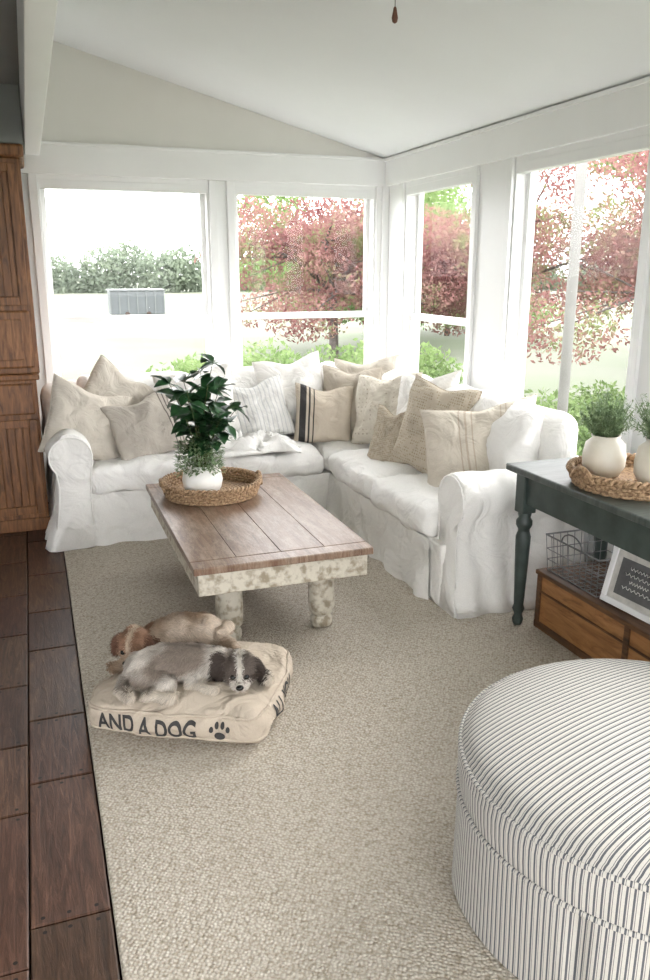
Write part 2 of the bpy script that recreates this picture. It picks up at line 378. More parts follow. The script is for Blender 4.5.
for i in range(3):
    b0=-1.28+i*.425; b1_=b0+.022
    pdoor('door_low%d'%i,b0,b0+.415,.12,.72,hy); pdoor('door_up%d'%i,b1_,b1_+.41,1.40,2.19,hy+.03)
    box('drawer_low%d'%i,b0,b0+.41,hy-.022,hy,.75,.94,M_hutch,h,.01)
    box('drawer_up%d'%i,b1_,b1_+.405,hy+.005,hy+.03,1.03,1.37,M_hutch,h,.012)
    box('drawer_up_in%d'%i,b1_+.05,b1_+.355,hy-.004,hy+.005,1.08,1.32,M_hutch,h,.008)
# ---------------------------------------------------------------- sectional sofa
so=empty('sectional_sofa')
def loft_arm(name,org,along,outv,L,zt=.66):
    prof=[(.0,.02),(.0,.15),(.0,.30),(-.005,.42)]
    cx,cz,r=.10,zt-.125,.125
    for a in np.linspace(195,-45,15):
        prof.append((cx+r*math.cos(math.radians(a)),cz+r*math.sin(math.radians(a))))
    prof+=[(.178,.38),(.185,.30),(.197,.22),(.212,.14),(.235,.07),(.255,.015)]
    cen=(.10,.36)
    n=60
    ts=[-.012,0,0,.012]+list(np.linspace(.03,L-.04,n))+[L-.012,L]
    scs=[.55,.93,.985,1]+[1]*n+[.985,.95]
    v=[];f=[]
    for t_,s_ in zip(ts,scs):
        for (p,z) in prof:
            if z<.05: pp=cen[0]+(p-cen[0])*min(1,s_+.3); zz=z
            else: pp=cen[0]+(p-cen[0])*s_; zz=cen[1]+(z-cen[1])*s_
            k=max(0,1-z/.5)
            fold=(math.sin(t_*26+3*noise.noise(Vector((t_*3,1,0))))*.022+noise.noise(Vector((t_*9,z*2,org[0])))*.034)*k
            pp+=fold if p>.15 else 0
            q0=Vector(org)+Vector(along)*t_+Vector(outv)*p+Vector((0,0,z))
            wv=noise.noise(q0*9)*.014+noise.noise(Vector((q0.x*14+q0.z*16,q0.y*14,q0.z*8)))*.011
            front=(.03*k**1.5+.012*noise.noise(Vector((p*22,z*2,org[0])))*k) if t_<.02 else 0
            q=Vector(org)+Vector(along)*(t_-front+(wv if s_<1 else 0))+Vector(outv)*(pp+wv)+Vector((0,0,zz+(wv if z>.05 else 0)))
            v.append(q)
    m=len(prof); R=len(ts)
    for i in range(R-1):
        for j in range(m):
            k=(j+1)%m; f.append((i*m+j,i*m+k,(i+1)*m+k,(i+1)*m+j))
    f.append(tuple(range(m))); f.append(tuple((R-1)*m+j for j in reversed(range(m))))
    o=mesh(name,v,f,M_sofa,so,True)
    bm=bmesh.new(); bm.from_mesh(o.data); bmesh.ops.recalc_face_normals(bm,faces=bm.faces); bm.to_mesh(o.data); bm.free()
    pts=[Vector(org)+Vector(along)*(-.004-.03*max(0,1-z/.5)**1.5)+Vector(outv)*(cen[0]+(p-cen[0])*.96)+Vector((0,0,cen[1]+(z-cen[1])*.97)) for (p,z) in prof if z>.1]
    tube(name+'_welt',pts,.005,M_sofa,so,6)
YS=4.70; XS=1.72
loft_arm('arm_left',(.245,YS,0),(0,1,0),(-1,0,0),.9,.69)
loft_arm('arm_right',(XS+.075,3.30,0),(1,0,0),(0,-1,0),.71,.68)
def base_panel(name,p0,p1,outv):
    p0=Vector(p0);p1=Vector(p1);L=(p1-p0).length;n=int(L*60);v=[];f=[];rows=10
    for j in range(rows+1):
        z=.015+(.33-.015)*j/rows; k=1-j/rows
        for i in range(n+1):
            t_=i/n*L
            d=.012+(.016*math.sin(t_*21+4*noise.noise(Vector((t_*2,0,p0.x))))+.026*noise.noise(Vector((t_*7,z,3))))*k**1.2+.012*k+.008*noise.noise(Vector((t_*12+z*10,z*6,7)))
            v.append(p0.lerp(p1,i/n)+Vector(outv)*d+Vector((0,0,z)))
    for j in range(rows):
        for i in range(n):
            a=j*(n+1)+i; f.append((a,a+1,a+n+2,a+n+1))
    mesh(name,v,f,M_sofa,so,True)
box('base_back_run',.2,2.5,YS+.03,5.6,.015,.33,M_sofa,so,.01)
box('base_side_run',XS+.03,2.5,3.2,YS+.03,.015,.33,M_sofa,so,.01)
base_panel('skirt_front_back_run',(.24,YS+.025,0),(XS+.03,YS+.025,0),(0,-1,0))
base_panel('skirt_front_side_run',(XS+.025,YS+.03,0),(XS+.025,3.29,0),(-1,0,0))
def seat(n,x0,x1,y0,y1):
    rbox(n,((x0+x1)/2,(y0+y1)/2,.40),(x1-x0-.012,y1-y0-.012,.16),.045,M_cush,so,(.005,.005,.026),.026,6,18)
seat('seat_1',.24,.98,YS-.01,5.42); seat('seat_2',.98,XS,YS-.01,5.42); seat('seat_corner',XS,2.32,YS,5.42)
seat('seat_3',XS-.01,2.32,4.02,YS); seat('seat_4',XS-.01,2.32,3.31,4.02)
rbox('back_frame_back',(1.26,5.52,.46),(2.5,.20,.87),.09,M_sofa,so,(0,0,.0),.018,6,22)
rbox('back_frame_side',(2.42,4.40,.47),(.20,2.40,.90),.09,M_sofa,so,(0,0,.0),.022,6,22)
def backc(n,c,s,rz=0,tilt=0): return rbox(n,c,s,.07,M_cush,so,(.01,.03,.02),.040,5,16,rz,lambda p: Vector((p.x,p.y+p.z*.22,p.z)))
backc('back_cushion_1',(.62,5.36,.70),(.72,.20,.46)); backc('back_cushion_2',(1.34,5.36,.70),(.72,.20,.46))
backc('back_cushion_3',(2.02,5.30,.71),(.56,.20,.46),-.5)
backc('back_cushion_4',(2.27,4.72,.70),(.66,.20,.46),-pi/2); backc('back_cushion_5',(2.27,4.08,.70),(.66,.20,.46),-pi/2)
backc('back_cushion_6',(2.27,3.52,.70),(.50,.20,.46),-pi/2)
# ---------------------------------------------------------------- throw pillows
def pillow(name,w,hh,t,c,face,lean,roll,mat,seed=0,piping=True,pmat=None,parent=None):
    n=28; v=[];f=[]
    def P(u,vv,s):
        eu=1-.08*(1-abs(vv)**2)*1.0; ev=1-.08*(1-abs(u)**2)
        x=u*w/2*eu; y=vv*hh/2*ev
        pr=max(0,(1-u**2)*(1-vv**2))
        z=s*t/2*pr**.38
        wv=noise.noise(Vector((x*9,y*9,seed+s)))*.036*pr**.3+noise.noise(Vector((x*22,y*22,seed*3+s)))*.014*pr**.3
        ang=math.atan2(abs(vv),abs(u)); wv+=.007*math.sin(ang*16+seed)*pr**.5*(1-pr)
        z+=wv; x+=noise.noise(Vector((x*5,y*5,seed+7)))*.018; y+=noise.noise(Vector((x*5,y*5,seed+17)))*.018
        y-=.02*pr*(1 if vv>0 else .4)
        y-=.035*math.exp(-(u*2.2)**2)*max(0,vv)**2
        return Vector((x,y,z))
    idx={}
    us=[math.sin(a)*.5+a/pi*.5*1 for a in np.linspace(-pi/2,pi/2,n)]
    us=[u/us[-1] for u in us]
    def g(i,j,s):
        if i in(0,n-1) or j in(0,n-1): key=(i,j,0)
        else: key=(i,j,s)
        if key not in idx:
            idx[key]=len(v); v.append(P(us[i],us[j],s))
        return idx[key]
    for s in(1,-1):
        for i in range(n-1):
            for j in range(n-1):
                q=(g(i,j,s),g(i+1,j,s),g(i+1,j+1,s),g(i,j+1,s)); f.append(q if s>0 else q[::-1])
    e=empty(name) if parent is None else parent
    fx,fy=math.cos(math.radians(face)),math.sin(math.radians(face))
    nz=Vector((fx*math.cos(lean),fy*math.cos(lean),math.sin(lean)))
    up=Vector((-fx*math.sin(lean),-fy*math.sin(lean),math.cos(lean)))
    rx=up.cross(nz)
    M=Matrix((rx,up,nz)).transposed().to_4x4(); M.translation=Vector(c)
    M=M@Matrix.Rotation(roll,4,'Z')
    o=mesh('cover',v,f,mat,e,True); o.matrix_local=M
    if piping:
        ring=[(i,0) for i in range(n-1)]+[(n-1,j) for j in range(n-1)]+[(i,n-1) for i in range(n-1,0,-1)]+[(0,j) for j in range(n-1,0,-1)]
        vv,ff=tube_geo([P(us[i],us[j],0) for i,j in ring],.0035,6,True)
        p=mesh('piping',vv,ff,pmat or mat,e,True); p.matrix_local=M
    return e
P_cream=clothm('pillow_cream_linen',(.61,.56,.485),wr=.5,wscale=9,rscale=7)
P_beige=clothm('pillow_beige_linen',(.55,.49,.41),wr=.5,wscale=8,rscale=7)
P_white=clothm('pillow_white_cotton',(.82,.80,.76),wr=.5,wscale=8,rscale=7)
P_tstr=striped('pillow_taupe_side_stripe',(.46,.42,.365),(.16,.14,.13),1.0,[(0,W0),(.64,W1),(.648,W0),(.665,W1),(.673,W0),(.69,W1),(.698,W0)],0,wscale=9,wr=.5)
P_grey=striped('pillow_grey_ticking',(.72,.71,.68),(.42,.42,.44),.030,[(0,W0),(.40,W1),(.48,W0),(.54,W1),(.60,W0)],0,wscale=9,wr=.4)
P_dark=striped('pillow_grain_sack_dark',(.55,.48,.39),(.05,.047,.047),1.0,[(0,W0),(.33,W1),(.375,W0),(.39,W1),(.40,W0),(.42,W1),(.426,W0)],0,wscale=9,wr=.5)
P_grain=striped('pillow_grain_sack',(.61,.555,.47),(.47,.40,.32),1.0,[(0,W0),(.40,W1),(.408,W0),(.43,W1),(.445,W0),(.465,W1),(.473,W0),(.62,W1),(.628,W0),(.645,W1),(.655,W0)],0,wscale=8,wr=.6,rscale=7,ridge=.8)
def patterned(name,ca,cb,scale,thr):
    m,nt,b,b1,b2,r=cloth(name,ca,wr=.45,wscale=8,rscale=7)
    vec=coords(nt,(1,1,1)); ck=N(nt,'ShaderNodeTexVoronoi',Scale=scale); ck.feature='F1'; ck.distance='CHEBYCHEV'; ck.inputs['Randomness'].default_value=.15
    nt.links.new(vec,ck.inputs['Vector']); st=ramp(nt,[(0,W1),(thr,W1),(thr+.03,W0)]); nt.links.new(ck.outputs['Distance'],st.inputs['Fac'])
    mx=nt.nodes.new('ShaderNodeMix'); mx.data_type='RGBA'
    nt.links.new(st.outputs['Color'],mx.inputs['Factor']); nt.links.new(r.outputs['Color'],mx.inputs['A']); mx.inputs['B'].default_value=(*cb,1)
    nt.links.new(mx.outputs['Result'],b.inputs['Base Color'])
    return m
P_script=patterned('pillow_printed_cream',(.68,.63,.54),(.47,.41,.33),34,.16)
P_knit=patterned('pillow_woven_check',(.51,.45,.36),(.35,.29,.21),62,.24)
P_nub=patterned('pillow_nubby_beige',(.48,.42,.335),(.33,.275,.20),90,.3)
Dg=math.radians
pillow('throw_pillow',.50,.48,.18,(.27,5.02,.70),-72,.35,-.38,P_cream,1)
pillow('throw_pillow',.44,.44,.14,(.46,5.22,.79),-80,.3,-.65,P_cream,2)
pillow('throw_pillow',.44,.40,.16,(.61,4.98,.66),-82,.45,.22,P_tstr,3)
pillow('throw_pillow',.52,.48,.18,(.98,5.14,.76),-88,.35,.1,P_white,4)
pillow('throw_pillow',.42,.42,.14,(1.38,5.12,.70),-95,.45,.18,P_grey,5)
pillow('throw_pillow',.40,.40,.16,(1.80,4.99,.67),-105,.3,-.06,P_dark,6)
pillow('throw_pillow',.46,.50,.15,(2.00,5.03,.73),-140,.28,.06,P_beige,7)
pillow('throw_pillow',.48,.50,.16,(1.66,5.24,.79),-95,.3,.12,P_white,12)
pillow('throw_pillow',.48,.50,.16,(2.16,5.12,.78),-130,.3,.1,P_cream,13)
pillow('throw_pillow',.48,.48,.16,(2.12,4.70,.73),-148,.35,.12,P_script,8)
pillow('throw_pillow',.27,.38,.12,(1.98,4.33,.62),-155,.3,.0,P_nub,9)
pillow('throw_pillow',.50,.56,.17,(2.12,4.02,.72),-158,.26,-.12,P_knit,10)
pillow('throw_pillow',.50,.50,.16,(2.22,4.34,.76),-165,.26,.12,P_white,14)
pillow('throw_pillow',.62,.47,.22,(2.17,3.58,.71),-128,.32,.20,P_grain,11)
# rumpled throw
v=[];f=[];n=80
for i in range(n):
    for j in range(n):
        u,w_=i/(n-1)-.5,j/(n-1)-.5
        x=1.26+u*.54+.06*noise.noise(Vector((u*5,w_*5,0))); y=4.80+w_*.26+.05*noise.noise(Vector((u*5,w_*5,5)))
        edge=max(0,1-(2*abs(u))**5)*max(0,1-(2*abs(w_))**5)
        rg=1-abs(noise.noise(Vector((u*4+w_*3,w_*4,2))))*2.2; rg2=1-abs(noise.noise(Vector((u*8+w_*5,w_*5,8))))*2.4
        z=.505+(.02+.075*max(0,rg)**1.5+.022*max(0,rg2)**1.5)*edge
        v.append((x,y,z))
for i in range(n-1):
    for j in range(n-1): a=i*n+j; f.append((a,a+n,a+n+1,a+1))
bl=mesh('throw_blanket',v,f,M_throw,None,True); sm=bl.modifiers.new('s','SOLIDIFY'); sm.thickness=.010
# ---------------------------------------------------------------- coffee table
ct=empty('coffee_table')
tx0,tx1,ty0,ty1,tz=.53,1.325,3.03,4.46,.43
pw=(tx1-tx0)/4
for i in range(4): box('top_plank_%d'%i,tx0+i*pw+.0006,tx0+(i+1)*pw-.0006,ty0+.09,ty1-.09,tz-.032,tz,M_ttop,ct,.003)
box('breadboard_a',tx0,tx1,ty0,ty0+.089,tz-.032,tz,M_ttop,ct,.005); box('breadboard_b',tx0,tx1,ty1-.089,ty1,tz-.032,tz,M_ttop,ct,.005)
ap=.02
for (n,a,b_,c,d) in (('f',tx0+ap,tx1-ap,ty0+ap,ty0+ap+.025),('k',tx0+ap,tx1-ap,ty1-ap-.025,ty1-ap),('l',tx0+ap,tx0+ap+.025,ty0+ap+.025,ty1-ap-.025),('r',tx1-ap-.025,tx1-ap,ty0+ap+.025,ty1-ap-.025)):
    box('apron_'+n,a,b_,c,d,tz-.032-.10,tz-.032,M_cream,ct,.005)
box('crossbar_f',tx0+.06,tx1-.06,ty0+.11,ty0+.25,tz-.07,tz-.032,M_cream,ct,.004)
box('crossbar_b',tx0+.06,tx1-.06,ty1-.25,ty1-.11,tz-.07,tz-.032,M_cream,ct,.004)
lp=[(.03,0),(.045,.004),(.052,.02),(.05,.045),(.040,.055),(.040,.062),(.055,.075),(.061,.10),(.061,.20),(.058,.26),(.066,.275),(.066,.30),(.058,.31),(.058,tz-.07)]
for i,(x,y) in enumerate(((.71,3.20),(1.14,3.20),(.71,4.28),(1.14,4.28))):
    lathe('leg_%d'%i,lp,(x,y,.016),M_cream,ct,28)
# ---------------------------------------------------------------- woven trays
def woven_tray(name,c,R,hh,rows=5,handles=True):
    e=empty(name); A=Acc(); r0=hh/rows*.62
    for k in range(rows):
        pts=[];N_=168
        rr=R-.02+ .02*k/(rows-1)
        for i in range(N_):
            a=2*pi*i/N_
            w_=.0055*math.sin(a*36+pi*k)
            pts.append((c[0]+(rr+w_)*math.cos(a),c[1]+(rr+w_)*math.sin(a),c[2]+r0+hh*k/rows))
        v,f=tube_geo(pts,r0,7,True); A.add(v,f)
    for q in range(2):
        pts=[]
        for i in range(240):
            a=2*pi*i/240; ph=a*30+pi*q
            pts.append((c[0]+(R+.010*math.cos(ph))*math.cos(a),c[1]+(R+.010*math.cos(ph))*math.sin(a),c[2]+hh+.002+.009*math.sin(ph)))
        v,f=tube_geo(pts,.0085,6,True); A.add(v,f)
    for k in range(12):
        rr=(R-.025)*(k+1)/12; pts=[(c[0]+(rr)*math.cos(2*pi*i/64),c[1]+rr*math.sin(2*pi*i/64),c[2]+.012) for i in range(64)]
        v,f=tube_geo(pts,.0105,6,True); A.add(v,f)
    if handles:
        for s in(0,pi):
            pts=[]
            for i in range(17):
                t_=i/16; a=s+(t_-.5)*.55
                pts.append((c[0]+(R+.01)*math.cos(a),c[1]+(R+.01)*math.sin(a),c[2]+hh*.7+.05*math.sin(t_*pi)))
            v,f=tube_geo(pts,.010,8); A.add(v,f)
    A.build('weave',M_basket,e); return e
woven_tray('woven_tray',(.84,4.13,tz),.258,.072)
def leafquad(p,d,up,L,W,curl=.25,segs=4):
    d=d.normalized(); s=d.cross(up)
    if s.length<.01: s=Vector((1,0,0))
    s.normalize(); n=s.cross(d)
    v=[];f=[]
    for i in range(segs+1):
        t_=i/segs; w_=W*math.sin(pi*min(.98,max(.04,t_**.8)))*.5
        c=p+d*L*t_-n*curl*L*t_*t_
        v+=[c-s*w_+n*w_*.35,c,c+s*w_+n*w_*.35]
    for i in range(segs):
        a=i*3; f+=[(a,a+1,a+4,a+3),(a+1,a+2,a+5,a+4)]
    return v,f
def rv(): 
    return Vector((random.gauss(0,1),random.gauss(0,1),random.gauss(0,1))).normalized()
pp=empty('potted_plant')
pc=Vector((.78,4.06,tz+.024))
lathe('pot',[(.05,0),(.078,.005),(.098,.04),(.106,.08),(.098,.125),(.082,.148),(.086,.163),(.080,.164),(.074,.15),(.070,.14)],pc,M_pot,pp,64,28,.012)
lathe('soil',[(.001,0),(.070,.001),(.070,.01),(.001,.012)],pc+Vector((0,0,.130)),M_soil,pp,20)
L=Acc();St=Acc()
for k in range(15):
    a=2*pi*k/15*2.4+random.random()*.5; sp=random.uniform(.07,.20); H=random.uniform(.28,.52)
    if k==0: sp=.06;H=.60
    if k==1: sp=.12;H=.54
    p0=pc+Vector((.02*math.cos(a),.02*math.sin(a),.12)); p3=pc+Vector((sp*math.cos(a)+.02,sp*math.sin(a),.12+H*.95))
    pts=[]
    for i in range(9):
        t_=i/8; q=p0.lerp(p3,t_); q+=Vector((math.cos(a),math.sin(a),0))*(-.03*math.sin(pi*t_)); pts.append(q)
    v,f=tube_geo(pts,[.004-.0025*i/8 for i in range(9)],6); St.add(v,f)
    for i in range(4,9):
        for s in range(2 if i<8 else 4):
            dd=Vector((random.gauss(0,1),random.gauss(0,1),random.uniform(-.4,.6))).normalized()
            v,f=leafquad(pts[i],dd,Vector((0,0,1))+rv()*.45,random.uniform(.08,.125),random.uniform(.06,.085),.3); L.add(v,f)
L.build('leaves',M_leaf,pp); St.build('stems',M_stem,pp)
L=Acc()
for k in range(1300):
    a=random.random()*2*pi; rr=random.random()**.5*.12; z=.15+random.random()*.16
    v,f=leafquad(pc+Vector((rr*math.cos(a)-.015,rr*math.sin(a)-.02,z-.25*rr)),Vector((math.cos(a),math.sin(a),random.uniform(-.2,1.4)))+rv()*.4,Vector((0,0,1)),random.uniform(.018,.034),.011,.2,3); L.add(v,f)
L.build('filler_sprigs',M_herb,pp)
# ---------------------------------------------------------------- console table
cs=empty('console_table')
cx0,cx1,cy0,cy1,cz=1.93,2.50,1.25,2.97,.775
box('top',cx0,cx1,cy0,cy1,cz-.03,cz,M_const,cs,.006)
box('apron_front',cx0+.05,cx0+.075,cy0+.1,cy1-.1,cz-.17,cz-.03,M_cons,cs,.003)
box('apron_back',cx1-.075,cx1-.05,cy0+.1,cy1-.1,cz-.17,cz-.03,M_cons,cs,.003)
box('apron_end_a',cx0+.1,cx1-.1,cy1-.075,cy1-.05,cz-.17,cz-.03,M_cons,cs,.003)
box('apron_end_b',cx0+.1,cx1-.1,cy0+.05,cy0+.075,cz-.17,cz-.03,M_cons,cs,.003)
lg=[(.016,0),(.022,.01),(.026,.03),(.018,.05),(.020,.06),(.028,.08),(.022,.10),(.024,.14),(.032,.36),(.034,.43),(.026,.455),(.026,.465),(.036,.485),(.036,.505),(.026,.52),(.030,.535),(.030,.55)]
for i,(x,y) in enumerate(((cx0+.07,cy0+.07),(cx0+.07,cy1-.07),(cx1-.07,cy0+.07),(cx1-.07,cy1-.07))):
    lathe('leg_%d'%i,lg,(x,y,.016),M_cons,cs,24)
    box('leg_block_%d'%i,x-.034,x+.034,y-.034,y+.034,.56,cz-.03,M_cons,cs,.004)
woven_tray('woven_tray',(2.20,2.46,cz),.25,.06,4)
def herbpot(name,c,R,H,mat,fh,n):
    e=empty(name); c=Vector(c)
    lathe('pot',[(R*.6,0),(R*.75,.004),(R*.98,H*.25),(R,H*.5),(R*.9,H*.8),(R*.62,H*.93),(R*.68,H),(R*.6,H),(R*.54,H*.93),(R*.54,H*.88)],c,mat,e,36)
    lathe('soil',[(.001,0),(R*.54,.001),(R*.54,.01),(.001,.012)],c+Vector((0,0,H*.87)),M_soil,e,16)
    L=Acc()
    for k in range(n):
        a=random.random()*2*pi; sp=random.random()**.6*R*1.35; hz=random.uniform(.3,1)*fh*(1-.4*(sp/(R*1.35))**2)
        p0=c+Vector((sp*.3*math.cos(a),sp*.3*math.sin(a),H*.9)); p1=c+Vector((sp*math.cos(a),sp*math.sin(a),H+hz))
        v,f=tube_geo([p0,p0.lerp(p1,.5)+Vector((0,0,.01)),p1],[.0013,.001,.0006],4); L.add(v,f)
        for m in range(9):
            q=p0.lerp(p1,random.uniform(.35,1)); v,f=leafquad(q,rv()+Vector((0,0,.4)),Vector((0,0,1)),random.uniform(.012,.022),.006,.1,2); L.add(v,f)
    L.build('herbs',M_herb,e)
herbpot('potted_herb',(2.13,2.57,cz+.024),.085,.165,M_potc,.20,220)
herbpot('potted_herb',(2.22,2.35,cz+.024),.10,.185,M_potc,.22,240)
# chest
ch=empty('wooden_chest')
hx0,hx1,hy0,hy1,hz=2.07,2.50,1.75,2.86,.27
box('front',hx0,hx0+.02,hy0,hy1,.016,hz,M_chest,ch,.003); box('back',hx1-.02,hx1,hy0,hy1,.016,hz,M_chest,ch,.003)
box('end_a',hx0+.02,hx1-.02,hy1-.02,hy1,.016,hz,M_chest,ch,.003); box('end_b',hx0+.02,hx1-.02,hy0,hy0+.02,.016,hz,M_chest,ch,.003)
box('lid',hx0-.012,hx1,hy0-.012,hy1+.012,hz,hz+.022,M_chestd,ch,.005)
box('foot_rail',hx0-.01,hx0,hy0,hy1,.016,.05,M_chestd,ch,.003)
box('mid_rail',hx0-.006,hx0,hy0,hy1,.19,.20,M_chestd,ch,.002)
for k,y in enumerate((hy1-.03,2.25,hy0)): box('batten_%d'%k,hx0-.008,hx0,y,y+.03,.05,hz,M_chestd,ch,.002)
# wire basket
wbk=empty('wire_basket'); A=Acc()
bx0,bx1,by0,by1,bz0,bz1=2.10,2.42,2.50,2.84,hz+.026,hz+.19
def rect(z,g=0):
    return [(bx0-g,by0-g,z),(bx1+g,by0-g,z),(bx1+g,by1+g,z),(bx0-g,by1+g,z)]
for z,rr,g in((bz0,.003,0),(bz0+.05,.002,.004),(bz0+.1,.002,.008),(bz1,.004,.012)):
    c_=rect(z,g)
    for i in range(4): v,f=tube_geo([c_[i],c_[(i+1)%4]],rr,6); A.add(v,f)
for i in range(10):
    t_=i/9; x=bx0+(bx1-bx0)*t_; y=by0+(by1-by0)*t_
    xg=bx0-.012+(bx1-bx0+.024)*t_; yg=by0-.012+(by1-by0+.024)*t_
    v,f=tube_geo([(xg,by0-.012,bz1),(x,by0,bz0),(x,by1,bz0),(xg,by1+.012,bz1)],.0018,5); A.add(v,f)
    v,f=tube_geo([(bx0-.012,yg,bz1),(bx0,y,bz0),(bx1,y,bz0),(bx1+.012,yg,bz1)],.0018,5); A.add(v,f)
pts=[(bx0-.012,(by0+by1)/2+.07*math.cos(a),bz1+.05*math.sin(a)) for a in np.linspace(0,pi,9)]
v,f=tube_geo(pts,.0035,6); A.add(v,f)
A.build('wires',M_wire,wbk)
# framed sign
fs=empty('framed_sign'); fs.location=(2.12,2.31,hz+.025); fs.rotation_euler=(0,Dg(14),Dg(4))
box('frame_top',-.012,.012,-.17,.17,.225,.25,M_trim,fs,.003); box('frame_bottom',-.012,.012,-.17,.17,.0,.025,M_trim,fs,.003)
box('frame_l',-.012,.012,-.17,-.145,.025,.225,M_trim,fs,.003); box('frame_r',-.012,.012,.145,.17,.025,.225,M_trim,fs,.003)
box('mat_board',-.004,.006,-.145,.145,.025,.225,simple('linen_board',(.60,.58,.54),.8,.2,30),fs,0)
box('chalk_panel',-.006,-.003,-.115,.115,.05,.20,simple('chalk_grey_board',(.12,.12,.12),.8,.2,30),fs,0)
A=Acc()
for k,(w_,z) in enumerate(((.06,.168),(.08,.142),(.05,.115),(.08,.088))):
    pts=[(-.008,-w_+2*w_*i/50,z+.005*math.sin(i*.9)+.003*math.sin(i*2.3+k)) for i in range(51)]
    v,f=tube_geo(pts,.0014,4); A.add(v,f)
A.build('chalk_flourish',M_pot,fs)
# ---------------------------------------------------------------- ottoman
M_tick=striped('ottoman_ticking',(.64,.615,.565),(.125,.13,.145),.0150,[(0,W0),(.30,W1),(.60,W0),(.76,W1),(.84,W0)],0,'UV',wr=.12,wscale=5,ridge=.2)
ot=empty('striped_ottoman')
oc=(1.40,1.375); R0=.50
prof=[(.0001,.490)]+[(R0*math.sin(t_*pi/2)*.97,.42+.07*math.cos(t_*pi/2)**.8) for t_ in np.linspace(.06,.93,16)]
prof+=[(.490,.428),(.498,.418)]
side=[(.500,.411),(.504,.385),(.502,.345),(.498,.312),(.497,.302),(.499,.29),(.499,.22),(.498,.14),(.497,.07),(.497,.018)]
def lath_uv(name,prof,top,rot=Dg(-12)):
    seg=160;v=[];f=[];uv=[]
    for k,(r,z) in enumerate(prof):
        for i in range(seg+1):
            a=2*pi*i/seg; rr=r
            if not top and z<.3: 
                rr+=.005*(.3-z)/.3*math.sin(a*9+2*math.sin(a*3))*2
                da=(a-Dg(212)+pi)%(2*pi)-pi
                rr-=.022*math.exp(-(da/.022)**2)
            rr*=1+.01*math.sin(2*a+1)
            v.append((oc[0]+rr*math.cos(a),oc[1]+rr*math.sin(a),z))
            if top:
                x,y=r*math.cos(a+rot),r*math.sin(a+rot); uv.append((y+.35*x*x*.25,x))
            else: uv.append((a*.5+.002,z))
    n=len(prof)
    for j in range(n-1):
        for i in range(seg):
            f.append((j*(seg+1)+i,j*(seg+1)+i+1,(j+1)*(seg+1)+i+1,(j+1)*(seg+1)+i)[::-1])
    o=mesh(name,v,f,M_tick,ot,True); u=o.data.uv_layers.new(name='UVMap')
    u.data.foreach_set('uv',[c for l in o.data.loops for c in uv[l.vertex_index]])
    return o
lath_uv('top_cushion',prof,True); lath_uv('boxing_and_skirt',side,False)
for z,rr,nm in((.417,.498,'welt_top'),(.302,.499,'welt_mid')):
    pts=[(oc[0]+rr*(1+.01*math.sin(2*a+1))*math.cos(a),oc[1]+rr*(1+.01*math.sin(2*a+1))*math.sin(a),z) for a in np.linspace(0,2*pi,129)[:-1]]
    vv,ff=tube_geo(pts,.0065,8,True); o=mesh(nm,vv,ff,M_tick,ot,True)
    u=o.data.uv_layers.new(name='UVMap'); u.data.foreach_set('uv',[c for l in o.data.loops for c in ((l.vertex_index//8)*.0245,0)])
# ---------------------------------------------------------------- dog bed
db=empty('dog_bed')
M_bed=clothm('dog_bed_canvas',(.56,.48,.39),wr=.6,wscale=9,rscale=8,ridge=.9,rdist=.02)
BC=Vector((.465,2.715,.085)); BR=Dg(-29)
bed=rbox('cushion',tuple(BC),(.64,.54,.125),.05,M_bed,db,(.025,.03,.022),.024,8,20,BR)
for v in bed.data.vertices: v.co.z=max(v.co.z,.019)
Rb=Matrix.Rotation(BR,3,'Z')
def bl2w(x,y,z): return Rb@Vector((x,y,z))+BC
me=bed.data
bvh=BVHTree.FromPolygons([v.co for v in me.vertices],[tuple(p.vertices) for p in me.polygons])
for zz,nm in((.052,'piping_top'),(-.045,'piping_bottom')):
    pts=[]
    for i in range(96):
        a=2*pi*i/96; d=Rb@Vector((math.cos(a),math.sin(a),0)); o_=BC+Vector((0,0,zz*.8))+d*1.0
        hit=bvh.ray_cast(o_,-d)[0]
        if hit: pts.append(hit+Vector((0,0,0)))
    tube(nm,pts,.006,M_bed,db,6,True)
def bedtext(txt,side,xoff,size,nm,sq=.72):
    cu=D.curves.new(nm,'FONT'); cu.body=txt; cu.size=size; cu.align_x='CENTER'; cu.align_y='CENTER'; cu.offset=.0022
    ob=link(D.objects.new(nm,cu)); C.view_layer.update()
    m=D.meshes.new_from_object(ob.evaluated_get(C.evaluated_depsgraph_get())); D.objects.remove(ob)
    bm=bmesh.new(); bm.from_mesh(m); bmesh.ops.triangulate(bm,faces=bm.faces)
    bmesh.ops.subdivide_edges(bm,edges=[e for e in bm.edges if e.calc_length()>.012],cuts=2,use_grid_fill=False); bmesh.ops.triangulate(bm,faces=bm.faces)
    bm.to_mesh(m); bm.free()
    for v in m.vertices:
        x,z=v.co.x*sq+xoff,v.co.y-.004
        if side=='front': o_=bl2w(x,-1,z); d=Rb@Vector((0,1,0))
        else: o_=bl2w(1,x,z); d=Rb@Vector((-1,0,0))
        hit=bvh.ray_cast(o_,d)[0]
        v.co=(hit-d*.003) if hit else o_
    m.materials.clear(); m.materials.append(M_ink)
    return link(D.objects.new(nm,m),db)
bedtext('AND A DOG','front',-.085,.088,'lettering_front')
bedtext('ALL YOU','side',-.03,.088,'lettering_side')
def pad(x,z,rx,rz_,nm='paw'):
    v=[];
    for i in range(16):
        a=2*pi*i/16; o_=bl2w(x+rx*math.cos(a),-1,z+rz_*math.sin(a)); d=Rb@Vector((0,1,0)); hit=bvh.ray_cast(o_,d)[0]; v.append((hit or o_)-d*.004)
    return v,[tuple(range(16))]
A=Acc()
